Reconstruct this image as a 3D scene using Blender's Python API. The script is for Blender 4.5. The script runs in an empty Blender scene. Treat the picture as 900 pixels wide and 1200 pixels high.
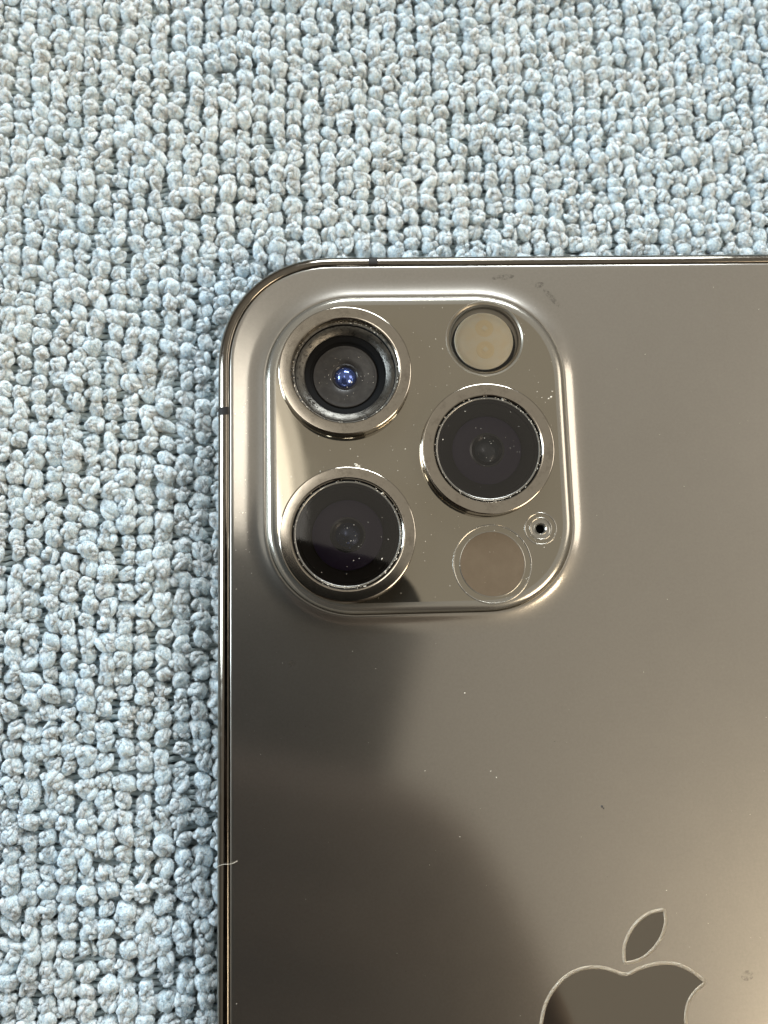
import bpy, bmesh, math, random
import numpy as np
from mathutils import Vector, Matrix
from mathutils.geometry import tessellate_polygon

# ------------------------------------------------------------------ scale, camera, light
S = 0.000943                      # one modelling unit in metres (a little under a millimetre)
SC = bpy.context.scene
COL = SC.collection
rng = np.random.default_rng(11)
random.seed(11)

CAM_POS = Vector((11.857, -37.529, 80.0)) * S
CAM_ROT = Matrix(((0.9988462035131235, 0.021289934624077897, -0.04304649127539101),
                  (-0.027235595865034053, 0.9894007029708571, -0.14263404670221788),
                  (0.039553559198842826, 0.14364187288000815, 0.9888389799710706)))
cam_d = bpy.data.cameras.new('camera')
cam = bpy.data.objects.new('camera', cam_d)
COL.objects.link(cam)
cam.matrix_world = Matrix.Translation(CAM_POS) @ CAM_ROT.to_4x4()
cam_d.sensor_fit = 'HORIZONTAL'
cam_d.sensor_width = 36.0
cam_d.lens = 38.0
cam_d.clip_start = 0.001
cam_d.clip_end = 20.0
cam_d.dof.use_dof = True
cam_d.dof.focus_distance = 79.5 * S
cam_d.dof.aperture_fstop = 48.0
SC.camera = cam

SC.view_settings.view_transform = 'Standard'
SC.view_settings.look = 'None'
SC.view_settings.exposure = 0.0
SC.view_settings.gamma = 1.0

world = bpy.data.worlds.new('World')
SC.world = world
world.use_nodes = True
wn, wl = world.node_tree.nodes, world.node_tree.links
bg = wn['Background']
tc = wn.new('ShaderNodeTexCoord')
sep = wn.new('ShaderNodeSeparateXYZ')
wl.new(tc.outputs['Generated'], sep.inputs[0])
ramp = wn.new('ShaderNodeValToRGB')
wl.new(sep.outputs['Z'], ramp.inputs[0])
ramp.color_ramp.elements[0].position = 0.0
ramp.color_ramp.elements[0].color = (0.10, 0.085, 0.066, 1)      # walls of the room
ramp.color_ramp.elements[1].position = 0.75
ramp.color_ramp.elements[1].color = (0.455, 0.42, 0.36, 1)       # its pale ceiling
wl.new(ramp.outputs[0], bg.inputs[0])
bg.inputs[1].default_value = 1.0


def area_lamp(name, loc, aim, sx, sy, power, color, roll=0.0):
    d = bpy.data.lights.new(name, 'AREA')
    d.shape = 'RECTANGLE'
    d.size, d.size_y = sx, sy
    d.energy = power
    d.color = color
    o = bpy.data.objects.new(name, d)
    COL.objects.link(o)
    o.location = loc
    q = (Vector(aim) - Vector(loc)).to_track_quat('-Z', 'Y')
    o.rotation_euler = q.to_euler()
    o.rotation_euler.rotate_axis('Z', roll)
    return o


LC = Vector((12 * S, -37 * S, 0))
# ceiling tube (casts the shade of the held phone), daylight at the left, added fill from the far side, warm lamps at the right
for w_, p_ in ((0.14, 0.50), (0.22, 0.52), (0.30, 0.46)):
    tube = area_lamp('ceiling_tube', LC + Vector((-0.135, 0.232, 1)) * (2.0 + w_ * 0.1), LC, w_, 0.42 + w_, p_, (1.0, 0.95, 0.86), -0.30)
    tube.data.shape = 'ELLIPSE'
area_lamp('window_light', (-1.9, 0.30, 0.72), (0, 0, 0), 0.8, 1.0, 52.0, (0.74, 0.88, 1.0))
area_lamp('added_far_fill', (0.40, 2.10, 0.98), (0, 0, 0), 1.3, 0.7, 78.0, (0.90, 0.96, 1.0))  # unseen fill added to brighten the towel, kept out of the satin sheen
area_lamp('warm_lamp', LC + Vector((0.92, -0.66, 1)) * 1.5, LC, 0.8, 0.8, 24.0, (1.0, 0.83, 0.61))
area_lamp('right_lamp', LC + Vector((1.18, 0.30, 1)) * 1.5, LC, 0.9, 0.9, 9.0, (1.0, 0.91, 0.80))

# ------------------------------------------------------------------ materials


def mat(name, color=(0.5, 0.5, 0.5), metallic=0.0, rough=0.5, spec=0.5, **kw):
    m = bpy.data.materials.new(name)
    m.use_nodes = True
    b = m.node_tree.nodes['Principled BSDF']
    b.inputs['Base Color'].default_value = (*color, 1)
    b.inputs['Metallic'].default_value = metallic
    b.inputs['Roughness'].default_value = rough
    b.inputs['Specular IOR Level'].default_value = spec
    for k, v in kw.items():
        b.inputs[k.replace('_', ' ')].default_value = v
    return m


def nodes(m):
    return m.node_tree.nodes, m.node_tree.links, m.node_tree.nodes['Principled BSDF']


def objcoord(m, scale=1.0):
    n, l, b = nodes(m)
    t = n.new('ShaderNodeTexCoord')
    mp = n.new('ShaderNodeMapping')
    mp.inputs['Scale'].default_value = (scale,) * 3
    l.new(t.outputs['Object'], mp.inputs[0])
    return mp.outputs[0]


def noise(m, vec, scale, detail=3.0, rough=0.6):
    n, l, b = nodes(m)
    t = n.new('ShaderNodeTexNoise')
    t.inputs['Scale'].default_value = scale
    t.inputs['Detail'].default_value = detail
    t.inputs['Roughness'].default_value = rough
    l.new(vec, t.inputs['Vector'])
    return t.outputs['Fac']


def rampc(m, fac, stops):
    n, l, b = nodes(m)
    r = n.new('ShaderNodeValToRGB')
    e = r.color_ramp.elements
    while len(e) < len(stops):
        e.new(0.5)
    for i, (p, c) in enumerate(stops):
        e[i].position = p
        e[i].color = (*c, 1) if len(c) == 3 else c
    l.new(fac, r.inputs[0])
    return r.outputs[0]


def bump(m, fac, strength, dist):
    n, l, b = nodes(m)
    u = n.new('ShaderNodeBump')
    u.inputs['Strength'].default_value = strength
    u.inputs['Distance'].default_value = dist
    l.new(fac, u.inputs['Height'])
    l.new(u.outputs[0], b.inputs['Normal'])
    return u


def mul(m, a, c, k=1.0):
    n, l, b = nodes(m)
    x = n.new('ShaderNodeMix')
    x.data_type = 'RGBA'
    x.blend_type = 'MULTIPLY'
    x.inputs[0].default_value = k
    l.new(a, x.inputs[6])
    l.new(c, x.inputs[7])
    return x.outputs[2]


U = 1.0 / S          # object coordinates in metres -> modelling units

# towel fibre
M_loop = mat('microfibre', rough=1.0, spec=0.1, Sheen_Weight=0.35, Sheen_Roughness=0.5, Subsurface_Weight=0.7)
M_loop.node_tree.nodes['Principled BSDF'].inputs['Subsurface Radius'].default_value = (0.52 * S, 0.56 * S, 0.60 * S)
M_loop.node_tree.nodes['Principled BSDF'].inputs['Subsurface Scale'].default_value = 1.0
n, l, b = nodes(M_loop)
t = n.new('ShaderNodeTexCoord')
oi = n.new('ShaderNodeNewGeometry')
mp = n.new('ShaderNodeMapping')
mp.inputs['Scale'].default_value = (U,) * 3
l.new(oi.outputs['Position'], mp.inputs[0])
fine = noise(M_loop, mp.outputs[0], 4.2, 3.0, 0.65)
big = noise(M_loop, mp.outputs[0], 0.06, 2.0)
mid = noise(M_loop, mp.outputs[0], 0.5, 1.0)
c1 = rampc(M_loop, fine, [(0.38, (0.56, 0.67, 0.735)), (0.50, (0.735, 0.82, 0.866)), (0.60, (0.88, 0.92, 0.935))])
c2 = rampc(M_loop, big, [(0.35, (1.0, 0.99, 0.95)), (0.65, (0.93, 0.98, 1.0))])
c3 = rampc(M_loop, mid, [(0.3, (0.93, 0.97, 0.99)), (0.7, (1.0, 1.0, 1.0))])
l.new(mul(M_loop, mul(M_loop, c1, c2), c3), b.inputs['Base Color'])
wv = n.new('ShaderNodeTexWave')               # wriggling fibre strands
wv.inputs['Scale'].default_value = 0.95
wv.inputs['Distortion'].default_value = 14.0
wv.inputs['Detail'].default_value = 3.0
wv.inputs['Detail Scale'].default_value = 1.6
wv.inputs['Detail Roughness'].default_value = 0.65
l.new(mp.outputs[0], wv.inputs['Vector'])
fb = noise(M_loop, mp.outputs[0], 5.0, 4.0, 0.75)
ad_ = n.new('ShaderNodeMath')
ad_.operation = 'MULTIPLY_ADD'
ad_.inputs[1].default_value = 0.45
l.new(wv.outputs['Fac'], ad_.inputs[0])
l.new(fb, ad_.inputs[2])
bump(M_loop, ad_.outputs[0], 0.9, 0.20 * S)
c4 = rampc(M_loop, wv.outputs['Fac'], [(0.0, (0.93, 0.95, 0.965)), (0.45, (1.0, 1.0, 1.0))])
old_ = b.inputs['Base Color'].links[0].from_socket
l.new(mul(M_loop, old_, c4), b.inputs['Base Color'])

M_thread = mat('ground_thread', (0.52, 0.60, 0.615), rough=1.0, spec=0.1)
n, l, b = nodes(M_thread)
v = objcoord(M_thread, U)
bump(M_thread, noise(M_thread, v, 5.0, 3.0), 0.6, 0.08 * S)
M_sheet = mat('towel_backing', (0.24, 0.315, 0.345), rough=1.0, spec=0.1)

# satin graphite glass: a soft sheen over a much wider etched scatter
M_satin = mat('satin_graphite', (0.36, 0.325, 0.265), 0.98, 0.10, 0.4)
n, l, b = nodes(M_satin)
v = objcoord(M_satin, U)
f1 = noise(M_satin, v, 9.0, 2.0, 0.7)
bp_ = bump(M_satin, f1, 0.08, 0.05 * S)
f3 = noise(M_satin, v, 3.5, 4.0, 0.8)
cc = rampc(M_satin, f3, [(0.25, (0.38, 0.358, 0.318)), (0.5, (0.41, 0.386, 0.344)), (0.78, (0.445, 0.417, 0.374))])
l.new(cc, b.inputs['Base Color'])
b2_ = n.new('ShaderNodeBsdfPrincipled')
b2_.inputs['Metallic'].default_value = 0.98
b2_.inputs['Roughness'].default_value = 0.35
l.new(cc, b2_.inputs['Base Color'])
l.new(bp_.outputs[0], b2_.inputs['Normal'])
mx_ = n.new('ShaderNodeMixShader')
fm_ = noise(M_satin, v, 0.14, 5.0, 0.62)
l.new(rampc(M_satin, fm_, [(0.3, (0.355,) * 3), (0.7, (0.395,) * 3)]), mx_.inputs[0])
l.new(b.outputs[0], mx_.inputs[1])
l.new(b2_.outputs[0], mx_.inputs[2])
l.new(mx_.outputs[0], n['Material Output'].inputs[0])

# polished plateau glass
M_plate = mat('polished_plate', (0.40, 0.365, 0.295), 0.95, 0.035, 0.5)
n, l, b = nodes(M_plate)
v = objcoord(M_plate, U)
rr = rampc(M_plate, noise(M_plate, v, 0.25, 4.0, 0.7), [(0.35, (0.012,) * 3), (0.75, (0.055,) * 3)])
l.new(rr, b.inputs['Roughness'])
bump(M_plate, noise(M_plate, v, 0.18, 1.0), 0.02, 0.1 * S)
M_edge = mat('plate_edge_glass', (0.38, 0.36, 0.315), 0.85, 0.19, 0.5)

M_steel = mat('polished_steel', (0.21, 0.188, 0.158), 1.0, 0.10)
n, l, b = nodes(M_steel)
v = objcoord(M_steel, U)
rr = rampc(M_steel, noise(M_steel, v, 1.2, 4.0, 0.7), [(0.3, (0.06,) * 3), (0.8, (0.2,) * 3)])
l.new(rr, b.inputs['Roughness'])
M_ring = mat('ring_metal', (0.50, 0.445, 0.36), 1.0, 0.12)
n, l, b = nodes(M_ring)
v = objcoord(M_ring, U)
fr = noise(M_ring, v, 0.9, 5.0, 0.75)
l.new(rampc(M_ring, fr, [(0.33, (0.36, 0.325, 0.275)), (0.48, (0.45, 0.41, 0.35)), (0.8, (0.47, 0.43, 0.365))]), b.inputs['Base Color'])
M_black = mat('black_plastic', (0.012, 0.011, 0.010), 0.0, 0.45, 0.3)
M_gap = mat('black_gap', (0.006, 0.006, 0.006), 0.0, 0.8, 0.1)
M_band = mat('antenna_plastic', (0.016, 0.014, 0.012), 0.0, 0.6, 0.2)
M_barrel = mat('barrel_brown_black', (0.030, 0.026, 0.021), 0.0, 0.6, 0.3)
M_silver = mat('bare_carrier_metal', (0.30, 0.28, 0.25), 0.9, 0.28)
n, l, b = nodes(M_silver)
v = objcoord(M_silver, U)
f = noise(M_silver, v, 0.9, 6.0, 0.8)
l.new(rampc(M_silver, f, [(0.36, (0.012, 0.011, 0.010)), (0.45, (0.085, 0.08, 0.07)), (0.80, (0.13, 0.122, 0.108))]), b.inputs['Base Color'])
bump(M_silver, f, 0.35, 0.2 * S)
M_elem = mat('lens_face', (0.030, 0.028, 0.026), 0.0, 0.30, 0.55)
n, l, b = nodes(M_elem)
v = objcoord(M_elem, U)
f = noise(M_elem, v, 1.6, 6.0, 0.8)
l.new(rampc(M_elem, f, [(0.42, (0.016, 0.014, 0.013)), (0.62, (0.028, 0.026, 0.023)), (0.76, (0.09, 0.085, 0.075))]), b.inputs['Base Color'])
M_violet = mat('violet_coating', (0.042, 0.027, 0.070), 0.0, 0.42, 0.35)
M_iris = mat('iris_dark', (0.018, 0.017, 0.017), 0.0, 0.2, 0.5)
M_blue = mat('blue_coated_lens', (0.11, 0.16, 0.42), 0.8, 0.10, 0.7)
M_dimblue = mat('dim_blue_lens', (0.035, 0.05, 0.10), 0.5, 0.2, 0.5)
M_teal = mat('teal_coated_lens', (0.05, 0.06, 0.07), 0.3, 0.22, 0.5)
M_cream = mat('flash_diffuser', (0.90, 0.73, 0.50), 0.0, 0.35, 0.5, Subsurface_Weight=0.0)
n, l, b = nodes(M_cream)
v = objcoord(M_cream, U)
f = noise(M_cream, v, 0.7, 3.0, 0.6)
l.new(rampc(M_cream, f, [(0.3, (0.99, 0.94, 0.80)), (0.7, (0.98, 0.88, 0.68))]), b.inputs['Base Color'])
M_led = mat('led_phosphor', (0.985, 0.865, 0.62), 0.0, 0.35, 0.5)
M_wall = mat('flash_wall', (0.26, 0.235, 0.19), 0.6, 0.3)
M_lidar = mat('sensor_filter', (0.235, 0.180, 0.125), 0.75, 0.10, 0.5)
n, l, b = nodes(M_lidar)
v = objcoord(M_lidar, U)
l.new(rampc(M_lidar, noise(M_lidar, v, 0.6, 5.0, 0.7), [(0.3, (0.25, 0.195, 0.138)), (0.7, (0.29, 0.23, 0.165))]), b.inputs['Base Color'])
M_emblem = mat('polished_emblem', (0.255, 0.226, 0.184), 0.95, 0.06)
M_halo = mat('etched_rim', (0.42, 0.375, 0.30), 0.9, 0.36)
n, l, b = nodes(M_halo)
v = objcoord(M_halo, U)
bump(M_halo, noise(M_halo, v, 7.0, 2.0, 0.8), 0.9, 0.16 * S)
M_dust_glint = mat('pale_dust_and_glint', (0.75, 0.70, 0.60), 0.0, 0.7)
M_grit = mat('dark_grit', (0.03, 0.027, 0.022), 0.0, 0.7)
M_glue = mat('glue_residue', (0.16, 0.15, 0.13), 0.3, 0.25, 0.7)
M_case = mat('black_phone_shell', (0.011, 0.010, 0.009), 0.0, 0.5, 0.25)


def pane_mat(name, tint, f0=0.05):
    m = bpy.data.materials.new(name)
    m.use_nodes = True
    n, l = m.node_tree.nodes, m.node_tree.links
    out = n['Material Output']
    n.remove(n['Principled BSDF'])
    tr = n.new('ShaderNodeBsdfTransparent')
    tr.inputs[0].default_value = (*tint, 1)
    gl = n.new('ShaderNodeBsdfGlossy')
    gl.inputs['Roughness'].default_value = 0.03
    fr = n.new('ShaderNodeFresnel')
    fr.inputs[0].default_value = 1.5
    ad = n.new('ShaderNodeMath')
    ad.operation = 'ADD'
    ad.inputs[1].default_value = f0
    l.new(fr.outputs[0], ad.inputs[0])
    mx = n.new('ShaderNodeMixShader')
    l.new(ad.outputs[0], mx.inputs[0])
    l.new(tr.outputs[0], mx.inputs[1])
    l.new(gl.outputs[0], mx.inputs[2])
    l.new(mx.outputs[0], out.inputs[0])
    return m


M_pane = pane_mat('lens_cover_pane', (0.82, 0.80, 0.80), 0.035)
M_clear = pane_mat('clear_pane', (1.0, 0.995, 0.98), 0.005)


def smudge_mat(name, color, alpha, sc):
    m = mat(name, color, 0.0, 0.7, 0.1)
    n, l, b = nodes(m)
    v = objcoord(m, U)
    f = noise(m, v, sc, 4.0, 0.75)
    l.new(rampc(m, f, [(0.45, (0, 0, 0)), (0.62, (alpha,) * 3)]), b.inputs['Alpha'])
    return m


M_smudge = smudge_mat('dark_smudge', (0.06, 0.052, 0.042), 0.38, 2.6)

# ------------------------------------------------------------------ mesh helpers


def link(name, me, m, parent=None, loc=(0, 0, 0)):
    o = bpy.data.objects.new(name, me)
    COL.objects.link(o)
    if m is not None and not me.materials:
        for q in (m if isinstance(m, (list, tuple)) else [m]):
            me.materials.append(q)
    if parent is not None:
        o.parent = parent
    o.location = Vector(loc) * S
    return o


def mesh(name, verts, faces, smooth=True):
    me = bpy.data.meshes.new(name)
    v = (np.asarray(verts, float) * S)
    me.from_pydata(v.tolist(), [], [tuple(int(i) for i in f) for f in faces])
    me.update()
    if smooth:
        me.shade_smooth()
    return me


def tri_mesh(name, verts, tris):
    """fast path for large triangle soups"""
    me = bpy.data.meshes.new(name)
    nv, nt = len(verts), len(tris)
    me.vertices.add(nv)
    me.vertices.foreach_set('co', (verts * S).astype(np.float32).ravel())
    me.loops.add(nt * 3)
    me.loops.foreach_set('vertex_index', tris.astype(np.int32).ravel())
    me.polygons.add(nt)
    me.polygons.foreach_set('loop_start', np.arange(0, nt * 3, 3, dtype=np.int32))
    me.polygons.foreach_set('use_smooth', np.ones(nt, dtype=bool))
    me.update(calc_edges=True)
    me.validate()
    return me


def lathe(name, prof, seg=96, sharp=None):
    """prof: list of (r, z); r == 0 closes with a fan"""
    vs, fs, rows = [], [], []
    for r, z in prof:
        if r <= 1e-6:
            rows.append([len(vs)])
            vs.append((0, 0, z))
        else:
            rows.append(list(range(len(vs), len(vs) + seg)))
            for i in range(seg):
                a = 2 * math.pi * i / seg
                vs.append((r * math.cos(a), r * math.sin(a), z))
    for A, B in zip(rows, rows[1:]):
        for i in range(seg):
            j = (i + 1) % seg
            if len(A) == 1 and len(B) == 1:
                continue
            if len(A) == 1:
                fs.append((A[0], B[j], B[i]))
            elif len(B) == 1:
                fs.append((A[i], A[j], B[0]))
            else:
                fs.append((A[i], A[j], B[j], B[i]))
    me = mesh(name, vs, fs)
    me.set_sharp_from_angle(angle=math.radians(28))
    return me


def rrect(x0, x1, y0, y1, r, seg=26, power=2.0):
    """rounded rectangle loop, counter-clockwise, constant vertex count"""
    pts = []
    for cx, cy, a0 in ((x1 - r, y1 - r, 0), (x0 + r, y1 - r, 90), (x0 + r, y0 + r, 180), (x1 - r, y0 + r, 270)):
        for i in range(seg + 1):
            a = math.radians(a0 + 90.0 * i / seg)
            c, s = math.cos(a), math.sin(a)
            e = 2.0 / power
            pts.append((cx + r * math.copysign(abs(c) ** e, c), cy + r * math.copysign(abs(s) ** e, s)))
    return pts


def loft(name, loops, close=True, sharp=30):
    """loops: list of (pts2d, z)"""
    vs, fs = [], []
    n = len(loops[0][0])
    for pts, z in loops:
        vs += [(p[0], p[1], z) for p in pts]
    for k in range(len(loops) - 1):
        for i in range(n):
            j = (i + 1) % n
            fs.append((k * n + i, k * n + j, (k + 1) * n + j, (k + 1) * n + i))
    me = mesh(name, vs, fs)
    me.set_sharp_from_angle(angle=math.radians(sharp))
    return me


def flat_with_holes(outer, holes, z):
    polys = [[Vector((p[0], p[1], 0)) for p in outer]] + [[Vector((p[0], p[1], 0)) for p in h] for h in holes]
    vs = [(p.x, p.y, z) for q in polys for p in q]
    tris = tessellate_polygon(polys)
    fs = []
    for a, b_, c in tris:
        A, B, C = (Vector(vs[i]) for i in (a, b_, c))
        fs.append((a, b_, c) if (B - A).cross(C - A).z > 0 else (a, c, b_))
    return vs, fs


def circle(cx, cy, r, n=72):
    return [(cx + r * math.cos(2 * math.pi * i / n), cy + r * math.sin(2 * math.pi * i / n)) for i in range(n)]


def empty(name, loc=(0, 0, 0)):
    o = bpy.data.objects.new(name, None)
    o.empty_display_size = 0.005
    COL.objects.link(o)
    o.location = Vector(loc) * S
    return o


def tag(o, label, cat, group=None):
    o['label'] = label
    o['category'] = cat
    if group:
        o['group'] = group


# ------------------------------------------------------------------ the towel
ZT = -7.85                        # the phone's underside and the towel's compressed pile
TX0, TX1, TY0, TY1 = -37.0, 74.0, -88.0, 46.0
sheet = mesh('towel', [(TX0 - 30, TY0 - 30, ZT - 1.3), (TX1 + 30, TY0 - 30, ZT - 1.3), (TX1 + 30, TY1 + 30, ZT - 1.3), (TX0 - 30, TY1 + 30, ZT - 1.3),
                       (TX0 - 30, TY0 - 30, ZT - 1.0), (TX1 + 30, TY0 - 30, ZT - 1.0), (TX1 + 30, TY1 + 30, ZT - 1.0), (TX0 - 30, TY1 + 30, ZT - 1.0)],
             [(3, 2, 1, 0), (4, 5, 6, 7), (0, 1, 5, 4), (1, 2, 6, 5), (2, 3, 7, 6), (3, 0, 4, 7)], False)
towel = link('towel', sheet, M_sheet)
tag(towel, 'pale blue looped microfibre towel spread under the phone', 'towel')


def inside_phone(x, y, m):
    """inside the phone outline shrunk by m"""
    x0, x1, y0, y1, r = -1.25 + m, 74.6 - m, -154.4 + m, 1.25 - m, 11.8 - m
    if not (x0 < x < x1 and y0 < y < y1):
        return False
    cx = min(max(x, x0 + r), x1 - r)
    cy = min(max(y, y0 + r), y1 - r)
    return (x - cx) ** 2 + (y - cy) ** 2 < r * r


# horizontal ground threads, seen like ladder rungs between the loop columns
tv, tf = [], []
NS, NX = 6, 160
y = TY0
while y < TY1:
    base = len(tv)
    ph = random.uniform(0, 6.28)
    rad = random.uniform(0.26, 0.32)
    for i in range(NX):
        x = TX0 + (TX1 - TX0) * i / (NX - 1)
        yy = y + 0.10 * math.sin(0.3 * x + ph) + 0.11 * math.sin(2.3 * x + 1.7 * ph) + random.uniform(-0.08, 0.08) + 0.5 * math.sin(0.05 * x + 0.02 * y)
        zz = ZT - 0.62 + 0.05 * math.sin(1.3 * x + ph)
        for k in range(NS):
            a = 2 * math.pi * k / NS
            tv.append((x, yy + rad * math.cos(a), zz + rad * math.sin(a)))
    for i in range(NX - 1):
        for k in range(NS):
            q, w = base + i * NS, base + (i + 1) * NS
            tf.append((q + k, w + k, w + (k + 1) % NS, q + (k + 1) % NS))
    y += random.uniform(0.60, 0.70)
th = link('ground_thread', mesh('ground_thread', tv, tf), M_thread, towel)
th['kind'] = 'stuff'


# loop prototypes: fat, folded, fuzzy tufts
def lumps(p, seed, freq, amp):
    r = np.random.default_rng(seed)
    out = np.zeros(len(p))
    for k in range(7):
        d = r.normal(size=3)
        d /= np.linalg.norm(d)
        out += np.sin(p @ d * freq * r.uniform(0.7, 1.4) + r.uniform(0, 6.28))
    return out * amp / 2.6


def uv_blob(nu, nv):
    vs = [(0, 0, 1.0)]
    for i in range(1, nv):
        t = math.pi * i / nv
        for j in range(nu):
            a = 2 * math.pi * (j + 0.5 * (i % 2)) / nu
            vs.append((math.sin(t) * math.cos(a), math.sin(t) * math.sin(a), math.cos(t)))
    vs.append((0, 0, -1.0))
    fs = []
    for j in range(nu):
        fs.append((0, 1 + j, 1 + (j + 1) % nu))
    for i in range(nv - 2):
        for j in range(nu):
            a, b2 = 1 + i * nu + j, 1 + i * nu + (j + 1) % nu
            c, d = a + nu, b2 + nu
            if i % 2 == 0:
                fs += [(a, c, b2), (b2, c, d)]
            else:
                fs += [(a, c, d), (a, d, b2)]
    e = len(vs) - 1
    q = 1 + (nv - 2) * nu
    for j in range(nu):
        fs.append((e, q + (j + 1) % nu, q + j))
    return np.array(vs), np.array(fs)


BV, BF = uv_blob(18, 13)


def tube_mesh(path, rads, ns=10):
    path = np.asarray(path, float)
    n = len(path)
    tan = np.gradient(path, axis=0)
    tan /= np.linalg.norm(tan, axis=1)[:, None]
    ref = np.array([0.31, 0.2, 0.93])
    vs = []
    for i in range(n):
        s = np.cross(tan[i], ref)
        s /= np.linalg.norm(s) + 1e-9
        u = np.cross(s, tan[i])
        for k in range(ns):
            a = 2 * math.pi * k / ns
            vs.append(path[i] + rads[i] * (math.cos(a) * s + math.sin(a) * u))
    fs = []
    for i in range(n - 1):
        for k in range(ns):
            a, b2 = i * ns + k, i * ns + (k + 1) % ns
            fs += [(a, b2, a + ns), (b2, b2 + ns, a + ns)]
    a0 = len(vs)
    vs.append(path[0])
    vs.append(path[-1])
    for k in range(ns):
        fs.append((a0, (k + 1) % ns, k))
        fs.append((a0 + 1, (n - 1) * ns + k, (n - 1) * ns + (k + 1) % ns))
    return np.array(vs), np.array(fs)


def fuzz(v, f, count, r, out=0.40, hw=0.038, lo=0.20, hi=0.52):
    """short loose fibres standing off the surface, one thin triangle each"""
    tri = f[r.integers(0, len(f), count)]
    w = r.dirichlet((1, 1, 1), count)
    p = (v[tri] * w[:, :, None]).sum(1)
    nrm = np.cross(v[tri[:, 1]] - v[tri[:, 0]], v[tri[:, 2]] - v[tri[:, 0]])
    nrm /= np.linalg.norm(nrm, axis=1)[:, None] + 1e-9
    d = nrm * out + r.normal(size=(count, 3)) * 0.62
    d /= np.linalg.norm(d, axis=1)[:, None]
    side = np.cross(d, r.normal(size=(count, 3)))
    side /= np.linalg.norm(side, axis=1)[:, None] + 1e-9
    L = r.uniform(lo, hi, count)[:, None]
    p = p + nrm * 0.03
    a = p - side * hw - d * 0.05
    b2 = p + side * hw - d * 0.05
    c = p + d * L
    vv = np.stack([a, b2, c], 1).reshape(-1, 3)
    ff = np.arange(count * 3).reshape(-1, 3)
    return vv, ff


def join(parts):
    vs, fs, o = [], [], 0
    for v, f in parts:
        vs.append(v)
        fs.append(f + o)
        o += len(v)
    return np.concatenate(vs), np.concatenate(fs)


def curl(r, core, turn, rad, lift=0.0):
    """a length of yarn laid over the tuft along a bent great circle"""
    ax = r.normal(size=3)
    ax[2] *= 0.35
    ax /= np.linalg.norm(ax)
    p0 = np.cross(ax, [0.2, 0.3, 1.0])
    p0 /= np.linalg.norm(p0)
    if p0[2] < 0:
        p0 = -p0
    q0 = np.cross(ax, p0)
    t = np.linspace(-turn / 2, turn / 2, 9) + r.normal() * 0.35
    lat = r.uniform(-0.45, 0.45) + 0.35 * np.sin(t * r.uniform(0.8, 1.6) + r.uniform(0, 6.28))
    d = np.cos(lat)[:, None] * (np.cos(t)[:, None] * p0 + np.sin(t)[:, None] * q0) + np.sin(lat)[:, None] * ax
    path = d * core * (0.86 + lift)
    k = np.linspace(0, 1, 9)
    rr_ = rad * (0.9 + 0.2 * np.sin(k * 7 + r.uniform(0, 6.28))) * np.interp(k, [0, 0.14, 0.86, 1], [0.55, 1, 1, 0.55])
    return tube_mesh(path, rr_, 7)


def proto(i):
    r = np.random.default_rng(500 + i)
    parts = []
    kind = i % 6
    core = np.array([r.uniform(0.78, 0.96), r.uniform(0.84, 1.04), r.uniform(0.66, 0.82)])
    if kind in (1, 4, 5):
        core = core * 0.84
    v = BV * core
    v = v * (1 + lumps(v, 10 + i, 3.0, 0.17) + lumps(v, 40 + i, 7.5, 0.08) + lumps(v, 60 + i, 15.0, 0.04))[:, None]
    if kind == 3:
        v = v * np.array([0.78, 1.22, 1.0])
    parts.append((v, BF))
    ncurl = (2, 4, 2, 3, 4, 5)[kind]
    for c in range(ncurl):
        fat = kind in (1, 4, 5)
        v, f = curl(r, core, r.uniform(1.4, 2.8), r.uniform(0.25, 0.37) if fat else r.uniform(0.26, 0.40), 0.17 if fat else 0.04)
        v = v + lumps(v, 200 + i * 7 + c, 6.0, 0.05)[:, None]
        parts.append((v, f))
    v, f = join(parts)
    fz = fuzz(v, f, 130, r)
    hairs = fuzz(v, f, 60, r, 0.9, 0.022, 0.35, 0.75)
    return join([(v, f), fz, hairs])


PROTOS = [proto(i) for i in range(30)]
NP = len(PROTOS)

# lay the loops out in wavering columns
spots = []
x = TX0 + 0.5
ci = 0
while x < TX1 - 0.5:
    yoff = rng.uniform(-0.3, 0.3)
    y = TY0 + 0.5
    wob = rng.uniform(0, 6.28)
    while y < TY1 - 0.5:
        px = x + 0.55 * math.sin(0.045 * y + 0.03 * x) + 0.10 * math.sin(0.35 * y + wob) + rng.normal() * 0.09
        py = y + yoff + 0.5 * math.sin(0.05 * x + 0.02 * y) + rng.normal() * 0.09
        if not inside_phone(px, py, 1.0):
            spots.append((px, py))
        y += rng.uniform(1.62, 1.92)
    x += rng.uniform(1.84, 2.02) * (1.0 if x < 20 else 0.96)
    ci += 1
spots = np.array(spots)
N = len(spots)

# which ones show largest: inside the frame, nearest to the camera
inv = CAM_ROT.transposed()


def to_pixel(p):
    d = inv @ (Vector(p) * S - CAM_POS)
    return 450 + 950 * d.x / -d.z, 600 - 950 * d.y / -d.z, -d.z


vis = []
for i, (px, py) in enumerate(spots):
    u, v, dz = to_pixel((px, py, ZT))
    if 6 < u < 894 and 6 < v < 1194 and not inside_phone(px, py, -1.2):
        vis.append((dz, i))
vis.sort()
solo = set(i for _, i in vis[:300])

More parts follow.
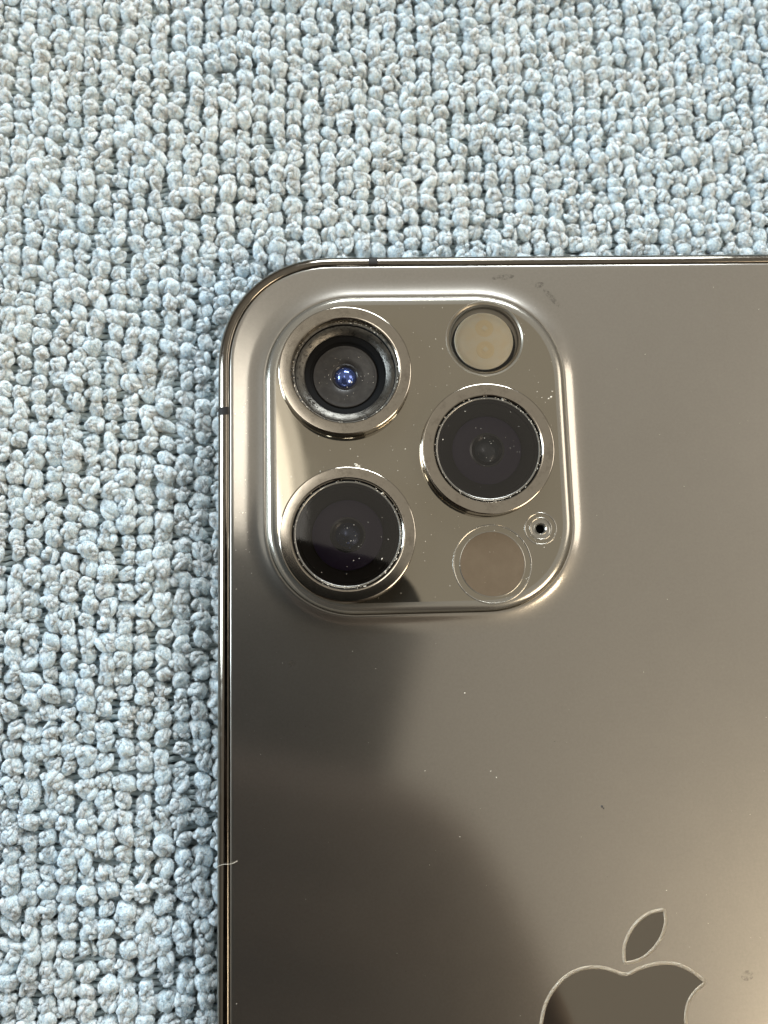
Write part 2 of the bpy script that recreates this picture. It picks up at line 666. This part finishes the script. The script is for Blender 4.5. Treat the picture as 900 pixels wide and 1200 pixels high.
loop_me = [tri_mesh('loop', v, f) for v, f in PROTOS]
for me in loop_me:
    me.materials.append(M_loop)
accv, accf, off = [], [], 0
for i, (px, py) in enumerate(spots):
    k = int(rng.integers(NP))
    rz = rng.normal() * 0.5 + (math.pi if rng.random() < 0.5 else 0.0)
    tx, ty = rng.normal() * 0.16, rng.normal() * 0.16
    sc = rng.uniform(0.90, 1.14)
    sx, sy = sc * rng.uniform(0.98, 1.20), sc * rng.uniform(1.02, 1.22)
    sz = sc * rng.uniform(0.9, 1.15)
    edge = inside_phone(px, py, -0.2)
    z = ZT + 0.15 + rng.normal() * 0.10 + 0.18 * math.sin(0.09 * px + 1) * math.sin(0.07 * py)
    if edge:
        z -= 0.5
    if i in solo:
        o = bpy.data.objects.new('loop', loop_me[k])
        COL.objects.link(o)
        o.parent = towel
        o.location = Vector((px, py, z)) * S
        # column (y) scale applied before the turn is close enough for a tuft
        o.rotation_euler = (tx, ty, rz)
        o.scale = (sx, sy, sz)
    else:
        v, f = PROTOS[k]
        R = np.array(Matrix.Rotation(rz, 3, 'Z') @ Matrix.Rotation(ty, 3, 'Y') @ Matrix.Rotation(tx, 3, 'X'))
        w = (v * np.array([sx, sy, sz])) @ R.T + np.array([px, py, z])
        accv.append(w)
        accf.append(f + off)
        off += len(v)
pile = link('loop_pile', tri_mesh('loop_pile', np.concatenate(accv), np.concatenate(accf)), M_loop, towel)
pile['kind'] = 'stuff'

# ------------------------------------------------------------------ the phone
phone = empty('smartphone', (36.65, -76.5, ZT))
tag(phone, 'graphite smartphone lying face down on the blue towel, three cameras up', 'phone')


def part(name, me, m, parent=phone, loc=(0, 0, 0)):
    """geometry is written in phone-face coordinates; loc in the same coordinates"""
    o = link(name, me, m, parent)
    base = Vector(loc) * S
    if parent is phone:
        o.location = base - phone.location
    else:
        o.location = base
    return o


GX0, GX1, GY0, GY1, GR = 0.0, 73.3, -153.1, 0.0, 10.7


def outline(d, power=2.12):
    return rrect(GX0 - d, GX1 + d, GY0 - d, GY1 + d, GR + d, 28, power)


# steel band: groove, lip, rounded shoulder, wall, underside
frame_prof = [(-0.03, -0.60), (0.02, -0.05), (0.07, 0.035), (0.16, 0.075), (0.42, 0.06), (0.68, -0.02), (0.90, -0.15), (1.07, -0.34),
              (1.18, -0.60), (1.24, -0.95), (1.25, -1.4), (1.25, -6.4), (1.20, -6.95), (1.0, -7.4), (0.6, -7.7), (0.0, -7.82)]
fr = part('frame', loft('frame', [(outline(d), z) for d, z in frame_prof], sharp=70), M_steel)
under = rrect(GX0, GX1, GY0, GY1, GR, 28, 2.12)
vs, fs = flat_with_holes(under, [], -7.84)
part('display', mesh('display', vs, [f[::-1] for f in fs], False), M_black)


# antenna bands, hugging the frame profile
def band_top(x0, x1):
    vs, fs = [], []
    P = [(d + (0.006 if 0.02 < d else 0.0), z + 0.006) for d, z in frame_prof[1:12]]
    for x_ in (x0, x1):
        vs += [(x_, d, z) for d, z in P]
    n_ = len(P)
    for i in range(n_ - 1):
        fs.append((i, i + n_, i + n_ + 1, i + 1))
    return mesh('antenna_band', vs, [f[::-1] for f in fs])


def band_left(y0, y1):
    vs, fs = [], []
    P = [(-(d + (0.006 if 0.02 < d else 0.0)), z + 0.006) for d, z in frame_prof[1:12]]
    for y_ in (y0, y1):
        vs += [(d, y_, z) for d, z in P]
    n_ = len(P)
    for i in range(n_ - 1):
        fs.append((i, i + n_, i + n_ + 1, i + 1))
    return mesh('antenna_band', vs, [f[::-1] for f in fs])


fo = fr.location.copy()
for me in (band_top(14.45, 15.4), band_left(-15.75, -14.95)):
    o = link('antenna_band', me, M_band, fr)

# plateau and the moulded back glass that ramps up to it
PX0, PX1, PY0, PY1, PR, PZ = 3.78, 34.1, -36.05, -3.66, 9.0, 0.90


def plat(d, power=2.1):
    return rrect(PX0 - d, PX1 + d, PY0 - d, PY1 + d, PR + d, 28, power)


loops = [(outline(-0.02), -0.55), (outline(-0.05), -0.12), (outline(-0.10), -0.03), (outline(-0.22), 0.0), (outline(-0.5), 0.0)]
loops_in = [(plat(2.45), 0.0), (plat(2.1), 0.003), (plat(1.8), 0.014), (plat(1.5), 0.038), (plat(1.2), 0.074), (plat(0.95), 0.118), (plat(0.72), 0.172),
            (plat(0.50), 0.235), (plat(0.32), 0.283), (plat(0.18), 0.30), (plat(0.08), 0.27), (plat(0.02), 0.15)]
part('back_glass', loft('back_glass', loops + loops_in, sharp=60), M_satin)

R1, R2, R3 = (11.77, -11.99), (25.72, -20.18), (11.68, -28.37)
FL, LI, MI = (26.12, -8.42), (25.82, -31.51), (30.80, -28.12)
holes = [circle(*R1, 5.6), circle(*R2, 5.6), circle(*R3, 5.6), circle(*FL, 3.98), circle(*MI, 0.95)]
vs, fs = flat_with_holes(plat(-1.02), holes, PZ)
plate = part('camera_plate', mesh('camera_plate', vs, fs, False), M_plate)
edge = loft('plate_edge', [(plat(-1.02), PZ), (plat(-0.96), PZ - 0.004), (plat(-0.80), PZ - 0.012), (plat(-0.62), PZ - 0.035), (plat(-0.42), PZ - 0.085), (plat(-0.25), PZ - 0.16),
                           (plat(-0.12), PZ - 0.26), (plat(-0.04), PZ - 0.38), (plat(-0.0), PZ - 0.55), (plat(0.0), PZ - 0.78)], sharp=60)
link('plate_edge', edge, M_edge, plate)

def lathes(name, profs, seg=96):
    vs, fs = [], []
    for p in profs:
        me = lathe('tmp', p, seg)
        o_ = len(vs)
        vs += [tuple(q.co / S) for q in me.vertices]
        fs += [tuple(i + o_ for i in f.vertices) for f in me.polygons]
        bpy.data.meshes.remove(me)
    me = mesh(name, vs, fs)
    me.set_sharp_from_angle(angle=math.radians(40))
    return me


# lens assemblies --------------------------------------------------------------
RING = [(5.30, -0.9), (5.33, 1.25), (5.36, 1.36), (5.44, 1.43), (5.54, 1.45), (5.57, 1.451), (6.43, 1.451), (6.46, 1.45), (6.53, 1.43), (6.58, 1.39), (6.60, 1.33), (6.60, 1.15), (6.60, 0.10), (6.66, 0.0), (6.66, -0.1)]
ring_me = lathe('camera_lens', RING[::-1], 128)


def grime_and_glints(r0, r1, z, count, seed, lo=0.03, hi=0.11):
    """crumbs of glue and dust along a circular seam; also painted lens glints"""
    r = np.random.default_rng(seed)
    vs, fs = [], []
    arcs = r.uniform(0, 6.28, 5)
    for _ in range(count):
        a = r.choice(arcs) + r.normal() * 0.55 if r.random() < 0.6 else r.uniform(0, 6.28)
        q = r.uniform(r0, r1)
        s = r.uniform(lo, hi) * (1.7 if r.random() < 0.08 else 1)
        c = np.array([q * math.cos(a), q * math.sin(a), z])
        v = np.array([(1, 0, 0), (-1, 0, 0), (0, 1, 0), (0, -1, 0), (0, 0, .7), (0, 0, -.7)]) * s
        v = v * r.uniform(0.5, 1.2, (6, 3))
        m2 = np.array([[math.cos(a + 1.57), -math.sin(a + 1.57), 0], [math.sin(a + 1.57), math.cos(a + 1.57), 0], [0, 0, 1]])
        v = (v * np.array([r.uniform(1, 2.4), 0.8, 0.8])) @ m2.T + c
        o_ = len(vs)
        vs += [tuple(p) for p in v]
        for t in ((0, 2, 4), (2, 1, 4), (1, 3, 4), (3, 0, 4), (2, 0, 5), (1, 2, 5), (3, 1, 5), (0, 3, 5)):
            fs.append(tuple(i + o_ for i in t))
    return mesh('grime_and_glints', vs, fs, False)


def gr(parent, *a, m=M_dust_glint):
    o = link('grime_and_glints', grime_and_glints(*a), m, parent)
    o['kind'] = 'stuff'
    return o


# top-left camera: its cover glass is gone, the bare barrel shows
L1 = part('camera_lens', ring_me, M_ring, phone, (*R1, PZ))
L1['label'] = 'bare lens at the corner with its cover glass missing'
link('glue_seat', lathe('glue_seat', [(5.30, 0.62), (5.12, 0.62), (5.05, 0.50)]), M_glue, L1)
link('lens_gap', lathe('lens_gap', [(5.29, 0.55), (5.02, 0.55), (4.98, 0.3)]), M_gap, L1)
link('carrier_ring', lathe('carrier_ring', [(5.06, 0.30), (5.0, 0.34), (4.80, 0.33), (4.55, 0.22), (4.2, 0.08), (4.12, 0.0), (4.10, -0.6)]), M_silver, L1)
link('barrel', lathe('barrel', [(4.12, -0.25), (3.9, -0.28), (3.6, -0.45), (3.45, -0.75), (3.30, -0.80), (3.26, -1.0)]), M_gap, L1)
link('front_element', lathe('front_element', [(3.28, -0.74), (3.22, -0.68), (3.14, -0.67), (3.05, -0.70), (2.6, -0.72), (2.0, -0.76), (1.5, -0.84), (1.25, -0.95)]), M_elem, L1)
link('iris', lathe('iris', [(1.45, -0.90), (1.25, -0.84), (1.1, -0.95), (0.95, -1.1)]), M_iris, L1)
link('pupil', lathe('pupil', [(1.06, -1.05), (0.95, -0.90), (0.72, -0.70), (0.42, -0.56), (0.2, -0.51), (0, -0.50)], 48), M_blue, L1)
gr(L1, 5.10, 5.40, 0.75, 80, 3, 0.02, 0.07)
gr(L1, 5.0, 5.38, 0.72, 110, 33, 0.04, 0.13, m=M_grit)
gr(L1, 4.2, 5.2, 0.33, 60, 31, m=M_grit)
gr(L1, 5.36, 5.56, 1.44, 60, 4, 0.02, 0.06, m=M_grit)
gr(L1, 0.8, 3.1, -0.68, 34, 5, 0.015, 0.045)


def covered(parent, seed, pupil_mat):
    link('lens_gap', lathe('lens_gap', [(5.32, 1.22), (5.16, 0.9), (5.16, 0.3)]), M_gap, parent)
    link('glass_rim', lathe('glass_rim', [(5.22, 1.20), (5.16, 1.26), (5.08, 1.27), (5.02, 1.24)]), M_glue, parent)
    link('cover_glass', lathe('cover_glass', [(5.06, 1.24), (0, 1.24)]), M_pane, parent)
    link('barrel', lathe('barrel', [(5.1, 1.05), (4.72, 1.03), (4.68, 0.92), (4.60, 0.90), (3.7, 0.70), (3.5, 0.55), (3.4, 0.1)]), M_barrel, parent)
    link('front_element', lathe('front_element', [(3.55, 0.36), (3.2, 0.45), (2.6, 0.54), (2.0, 0.58), (1.55, 0.55)]), M_violet, parent)
    link('iris', lathe('iris', [(1.75, 0.57), (1.55, 0.60), (1.35, 0.50), (1.1, 0.40)]), M_iris, parent)
    link('pupil', lathe('pupil', [(1.30, 0.40), (1.0, 0.56), (0.6, 0.69), (0.25, 0.735), (0, 0.74)], 48), pupil_mat, parent)
    gr(parent, 5.04, 5.34, 1.27, 90, seed, 0.02, 0.07)
    gr(parent, 0.4, 4.6, 1.26, 22, seed + 1, 0.018, 0.04)


L2 = part('camera_lens', ring_me, M_ring, phone, (*R2, PZ))
covered(L2, 17, M_teal)
L3 = part('camera_lens', ring_me, M_ring, phone, (*R3, PZ))
covered(L3, 27, M_dimblue)
M_painted_glint = mat('painted_blue_glint', (0.16, 0.28, 0.75), 0.6, 0.25, 0.8)
gr(L3, 0.1, 1.35, 0.74, 16, 71, 0.03, 0.08, m=M_painted_glint)  # blue flecks painting reflection glints at the lens centre
gr(L3, 0.2, 1.8, 0.74, 9, 72, 0.02, 0.04)  # pale flecks among them, painted glints as well

# flash
F = part('flash', lathe('flash', [(4.02, -0.02), (3.98, 0.02), (3.92, 0.015), (3.88, -0.03), (3.62, -0.18), (3.56, -0.12), (3.48, -0.16), (3.42, -0.5), (0, -0.52)]), M_wall, phone, (*FL, PZ))
link('painted_shade_disc', lathe('painted_shade_disc', [(3.28, -0.50), (3.28, -0.34), (0, -0.34)]), M_gap, F, (-0.10, -0.42, 0))  # black disc set off-centre, painting the shaded lower crescent of the recess
link('diffuser', lathe('diffuser', [(3.05, -0.5), (3.02, -0.24), (2.94, -0.20), (2.84, -0.23), (2.70, -0.16), (2.2, -0.10), (1.2, -0.05), (0, -0.03)]), M_cream, F, (-0.08, -0.16, 0))
for yy in (1.10, -1.15):
    link('led_die', lathe('led_die', [(0.34, 0.02), (0.30, 0.05), (0, 0.055)], 4), M_cream, F, (0.02, yy, 0))
    link('led', lathe('led', [(0.95, -0.08), (0.9, -0.035), (0.62, -0.01), (0.55, -0.04), (0.3, 0.0), (0, 0.01)], 32), M_led, F, (0.0, yy, 0))
link('flash_cover', lathe('flash_cover', [(3.60, 0.0), (3.3, 0.02), (2.4, 0.05), (1.2, 0.07), (0, 0.075)]), M_clear, F)

# depth sensor
Q = part('depth_sensor', lathes('depth_sensor', [[(3.93, 0.002), (3.89, 0.028), (3.84, 0.028), (3.79, 0.002)], [(3.27, 0.003), (3.24, 0.016), (3.17, 0.016)]]), M_edge, phone, (*LI, PZ))
link('sensor_window', lathe('sensor_window', [(3.18, 0.016), (0, 0.016)]), M_lidar, Q)
gr(Q, 3.72, 3.9, 0.02, 26, 51, 0.02, 0.05)

# microphone
K = part('microphone', lathes('microphone', [[(1.63, 0.002), (1.60, 0.024), (1.55, 0.024), (1.51, 0.002)], [(1.14, 0.002), (1.11, 0.024), (1.06, 0.024), (1.02, 0.002)], [(0.97, 0.004), (0.72, -0.06), (0.60, -0.02), (0.48, -0.12), (0.42, -0.5)]], 64), M_edge, phone, (*MI, PZ))
link('microphone_hole', lathe('microphone_hole', [(0.72, -0.45), (0.42, -0.47), (0.40, -0.9), (0, -0.9)], 32), M_gap, K)
gr(K, 1.05, 1.62, 0.02, 14, 61, 0.02, 0.045)


# emblem -----------------------------------------------------------------------
def smooth_path(pts, sub=8, closed=True):
    """Catmull-Rom; a point given twice makes a corner"""
    P = [Vector((p[0], p[1])) for p in pts]
    n_ = len(P)
    out = []
    for i in range(n_):
        p0, p1, p2, p3 = P[(i - 1) % n_], P[i], P[(i + 1) % n_], P[(i + 2) % n_]
        if (p1 - p2).length < 1e-6:
            continue
        for k in range(sub):
            t_ = k / sub
            q = 0.5 * ((2 * p1) + (-p0 + p2) * t_ + (2 * p0 - 5 * p1 + 4 * p2 - p3) * t_ ** 2 + (-p0 + 3 * p1 - 3 * p2 + p3) * t_ ** 3)
            out.append((q.x, q.y))
    return out


body = [(28.45, -75.6), (28.72, -73.7), (29.33, -71.98), (30.36, -70.7), (31.62, -69.8), (33.25, -69.4), (34.85, -69.56), (36.65, -70.15), (38.07, -69.68),
        (39.71, -69.35), (41.32, -69.42), (42.64, -69.97), (43.96, -70.97), (43.96, -70.97), (43.01, -71.66), (42.29, -72.55), (41.92, -73.7), (41.90, -74.9), (42.25, -76.2),
        (43.1, -77.35), (44.45, -78.2), (44.45, -78.2), (43.7, -80.1), (42.5, -82.0), (41.1, -83.6), (39.6, -84.3), (38.2, -83.95), (36.65, -83.45), (35.1, -83.95),
        (33.6, -84.3), (32.1, -83.5), (30.7, -81.8), (29.4, -79.4), (28.6, -77.3)]
leaf = [(40.66, -64.62), (40.66, -64.62), (40.62, -65.7), (40.1, -66.9), (39.2, -67.9), (38.1, -68.6), (36.80, -68.86), (36.80, -68.86), (36.85, -67.7), (37.4, -66.5), (38.3, -65.5), (39.4, -64.85)]


def offset(pts, d):
    n_ = len(pts)
    area = sum(pts[i][0] * pts[(i + 1) % n_][1] - pts[(i + 1) % n_][0] * pts[i][1] for i in range(n_))
    sg = 1 if area > 0 else -1
    out = []
    for i in range(n_):
        a, b2, c = Vector(pts[i - 1]), Vector(pts[i]), Vector(pts[(i + 1) % n_])
        t1, t2 = (b2 - a).normalized(), (c - b2).normalized()
        nn = Vector((t1.y, -t1.x)) + Vector((t2.y, -t2.x))
        nn.normalize()
        out.append((b2.x + sg * d * nn.x, b2.y + sg * d * nn.y))
    return out


def plaque(pts, z):
    vs, fs = flat_with_holes(pts, [], z)
    return mesh('emblem', vs, fs, False)


bp, lp = smooth_path(body), smooth_path(leaf)
em = part('emblem', plaque(bp, 0.022), M_emblem)
lf = link('leaf', plaque(lp, 0.022), M_emblem, em)
for pts in (bp, lp):
    link('etched_border', loft('etched_border', [(pts, 0.021), (offset(pts, 0.05), 0.05), (offset(pts, 0.20), 0.040), (offset(pts, 0.32), 0.006)], sharp=80), M_halo, em)

# dust, grit and smudges lying on the phone ------------------------------------
def specks(name, items, z, m, parent=phone):
    vs, fs = [], []
    for (cx, cy, s, zz) in items:
        k = random.randint(5, 7)
        ph_ = random.uniform(0, 6.28)
        el, an = random.uniform(0.5, 1.0), random.uniform(0, 3.14)
        ring = []
        for i in range(k):
            a = ph_ + 6.283 * i / k
            r_ = s * random.uniform(0.65, 1.1)
            px_, py_ = r_ * math.cos(a), r_ * el * math.sin(a)
            ring.append((cx + px_ * math.cos(an) - py_ * math.sin(an), cy + px_ * math.sin(an) + py_ * math.cos(an)))
        o_ = len(vs)
        vs += [(p[0], p[1], zz) for p in ring] + [(cx, cy, zz + s * 0.6)]
        for i in range(k):
            fs.append((o_ + i, o_ + (i + 1) % k, o_ + k))
    o = part(name, mesh(name, vs, fs, False), m, parent)
    o['kind'] = 'stuff'
    return o


def on_plate(x_, y_):
    return all((x_ - c[0]) ** 2 + (y_ - c[1]) ** 2 > r_ * r_ for c, r_ in ((R1, 6.8), (R2, 6.8), (R3, 6.8), (FL, 3.9)))


it = []
while len(it) < 150:
    x_, y_ = random.uniform(PX0 + 1.2, PX1 - 1.0), random.uniform(PY0 + 1.0, PY1 - 1.2)
    if on_plate(x_, y_) and (x_ > PX0 + 4 or PY0 + 4 < y_ < PY1 - 4):
        it.append((x_, y_, 0.018 + 0.05 * random.random() ** 3, PZ + 0.002))
it += [(12.6, -21.25, 0.17, PZ), (12.75, -21.4, 0.2, PZ), (12.95, -21.5, 0.16, PZ), (17.6, -19.8, 0.09, PZ), (32.75, -14.1, 0.12, PZ), (32.6, -14.7, 0.16, PZ), (32.35, -14.85, 0.1, PZ)]
for _ in range(120):
    x_, y_ = random.uniform(0.6, 56), random.uniform(-80, -0.6)
    if not (PX0 - 2.6 < x_ < PX1 + 2.6 and PY0 - 2.6 < y_ < PY1 + 2.6):
        it.append((x_, y_, 0.016 + 0.04 * random.random() ** 3, 0.002))
it += [(22.7, -43.9, 0.09, 0.0), (24.9, -51.3, 0.08, 0.0), (25.4, -51.9, 0.07, 0), (11.9, -39.6, 0.05, 0)]
for _ in range(60):
    it.append((random.gauss(1.6, 0.6), random.gauss(-21, 6), 0.02 + 0.05 * random.random() ** 2, 0.001))
specks('dust', it, 0, M_dust_glint)
it = [(35.45, -54.95, 0.17, 0.0), (35.6, -55.1, 0.12, 0.0), (22.0, -25.4, 0.10, PZ), (21.8, -25.8, 0.09, PZ)]
for _ in range(40):
    x_, y_ = random.uniform(0.6, 56), random.uniform(-80, -0.6)
    if not (PX0 - 2.6 < x_ < PX1 + 2.6 and PY0 - 2.6 < y_ < PY1 + 2.6):
        it.append((x_, y_, 0.02 + 0.04 * random.random() ** 2, 0.001))
specks('grit', it, 0, M_grit)


def smear(cx, cy, w, h, ang):
    vs, fs = [], []
    for i in range(24):
        a = 6.283 * i / 24
        px_, py_ = w * math.cos(a), h * math.sin(a)
        vs.append((cx + px_ * math.cos(ang) - py_ * math.sin(ang), cy + px_ * math.sin(ang) + py_ * math.cos(ang), 0.006))
    return mesh('smudge', vs, [tuple(range(24))], False)


for a in ((33.5, -3.7, 1.3, 0.3, -0.9), (32.3, -2.3, 0.5, 0.3, 0.3), (28.5, -1.4, 1.2, 0.3, 0.1), (48.2, -70.6, 0.6, 0.45, 0.2), (6.0, -40.6, 0.5, 0.3, 0.4)):
    part('smudge', smear(*a), M_smudge)

# a stray lint fibre over the frame
fp = [(-1.2 + 2.0 * t, -59.05 + 0.55 * t + 0.1 * math.sin(6 * t), 0.16 + 0.1 * math.sin(3 * t)) for t in np.linspace(0, 1, 12)]
v, f = tube_mesh(fp, [0.018] * 12, 5)
lint = link('lint_fibre', tri_mesh('lint_fibre', v, f), M_dust_glint)
tag(lint, 'fine pale lint fibre lying across the left steel edge', 'lint')

# ------------------------------------------------------------------ the phone that takes the picture (seen in the reflections and by its shade)
held = bpy.data.objects.new('held_phone', None)
COL.objects.link(held)
held.matrix_world = Matrix.Translation(CAM_POS) @ CAM_ROT.to_4x4() @ Matrix.Rotation(math.radians(-14.0), 4, 'Z')
tag(held, 'black phone held above, reflected dark in the glossy camera plate', 'phone')


def held_loop(d):
    return rrect(14.0 - 75 + d, 14.0 - d, 15.4 - 155 + d, 15.4 - d, 13.0 - d, 20)


hl = [(held_loop(0.5), 2.0), (held_loop(0.15), 2.2), (held_loop(0.0), 2.8), (held_loop(0.0), 9.0), (held_loop(0.4), 10.0), (held_loop(1.2), 10.4)]
link('shell', loft('shell', hl), M_case, held)
vs, fs = flat_with_holes(held_loop(0.5), [circle(0, 0, 2.6, 40)], 2.0)
link('rear_panel', mesh('rear_panel', vs, [f[::-1] for f in fs], False), M_case, held)
vs, fs = flat_with_holes(held_loop(1.2), [], 10.4)
link('screen', mesh('screen', vs, fs, False), M_black, held)

# the hand that holds it: palm at the right edge, four fingers across the back, thumb on the screen side
hv, he, hr = [], [], []


def chain(start, pts):
    prev = start
    for (x_, y_, z_, r_) in pts:
        hv.append(((x_ + 1.5) * S, y_ * S, z_ * S))
        hr.append(r_ * S)
        if prev is not None:
            he.append((prev, len(hv) - 1))
        prev = len(hv) - 1
    return prev


M_skin = mat('skin', (0.10, 0.062, 0.043), 0.0, 0.6, 0.2)
w = chain(None, [(38, -125, 10, 23)])                                  # wrist
chain(w, [(50, -180, 26, 25), (62, -240, 44, 29), (72, -300, 62, 32)])   # forearm
pm = chain(w, [(32, -94, 6, 22), (28, -70, 3, 19.5), (24.5, -52, 2, 14.5)])  # palm and knuckles
for k, (x_, y_, r_, ln) in enumerate(((18, -38, 9.0, 1.0), (24, -55, 9.6, 1.06), (26, -73, 9.4, 1.0), (27, -90, 8.2, 0.84))):
    rootp = chain(pm, [(x_, y_, 0, r_ + 1.6)])
    x_ -= 17
    chain(rootp, [(x_, y_ + 3, -6.5, r_), (x_ - 25 * ln, y_ + 7, -6.0, r_ * 0.92), (x_ - 44 * ln, y_ + 8, -4.5, r_ * 0.85), (x_ - 58 * ln, y_ + 7, -2.5, r_ * 0.72)])
chain(w, [(33, -88, 15, 15), (26, -62, 21, 12), (10, -48, 22, 10.5), (-4, -42, 21, 8.6)])
hm = bpy.data.meshes.new('hand')
hm.from_pydata(hv, he, [])
hm.materials.append(M_skin)
hand = bpy.data.objects.new('hand', hm)
COL.objects.link(hand)
md = hand.modifiers.new('skin', 'SKIN')
md.use_smooth_shade = True
for sv, r_ in zip(hm.skin_vertices[0].data, hr):
    sv.radius = (r_, r_)
    sv.use_root = False
hm.skin_vertices[0].data[0].use_root = True
sd = hand.modifiers.new('sub', 'SUBSURF')
sd.levels = sd.render_levels = 2
hand.matrix_world = Matrix.Translation(CAM_POS) @ CAM_ROT.to_4x4() @ Matrix.Rotation(math.radians(-4.0), 4, 'Z')
tag(hand, 'bare hand gripping the black phone held above', 'hand')
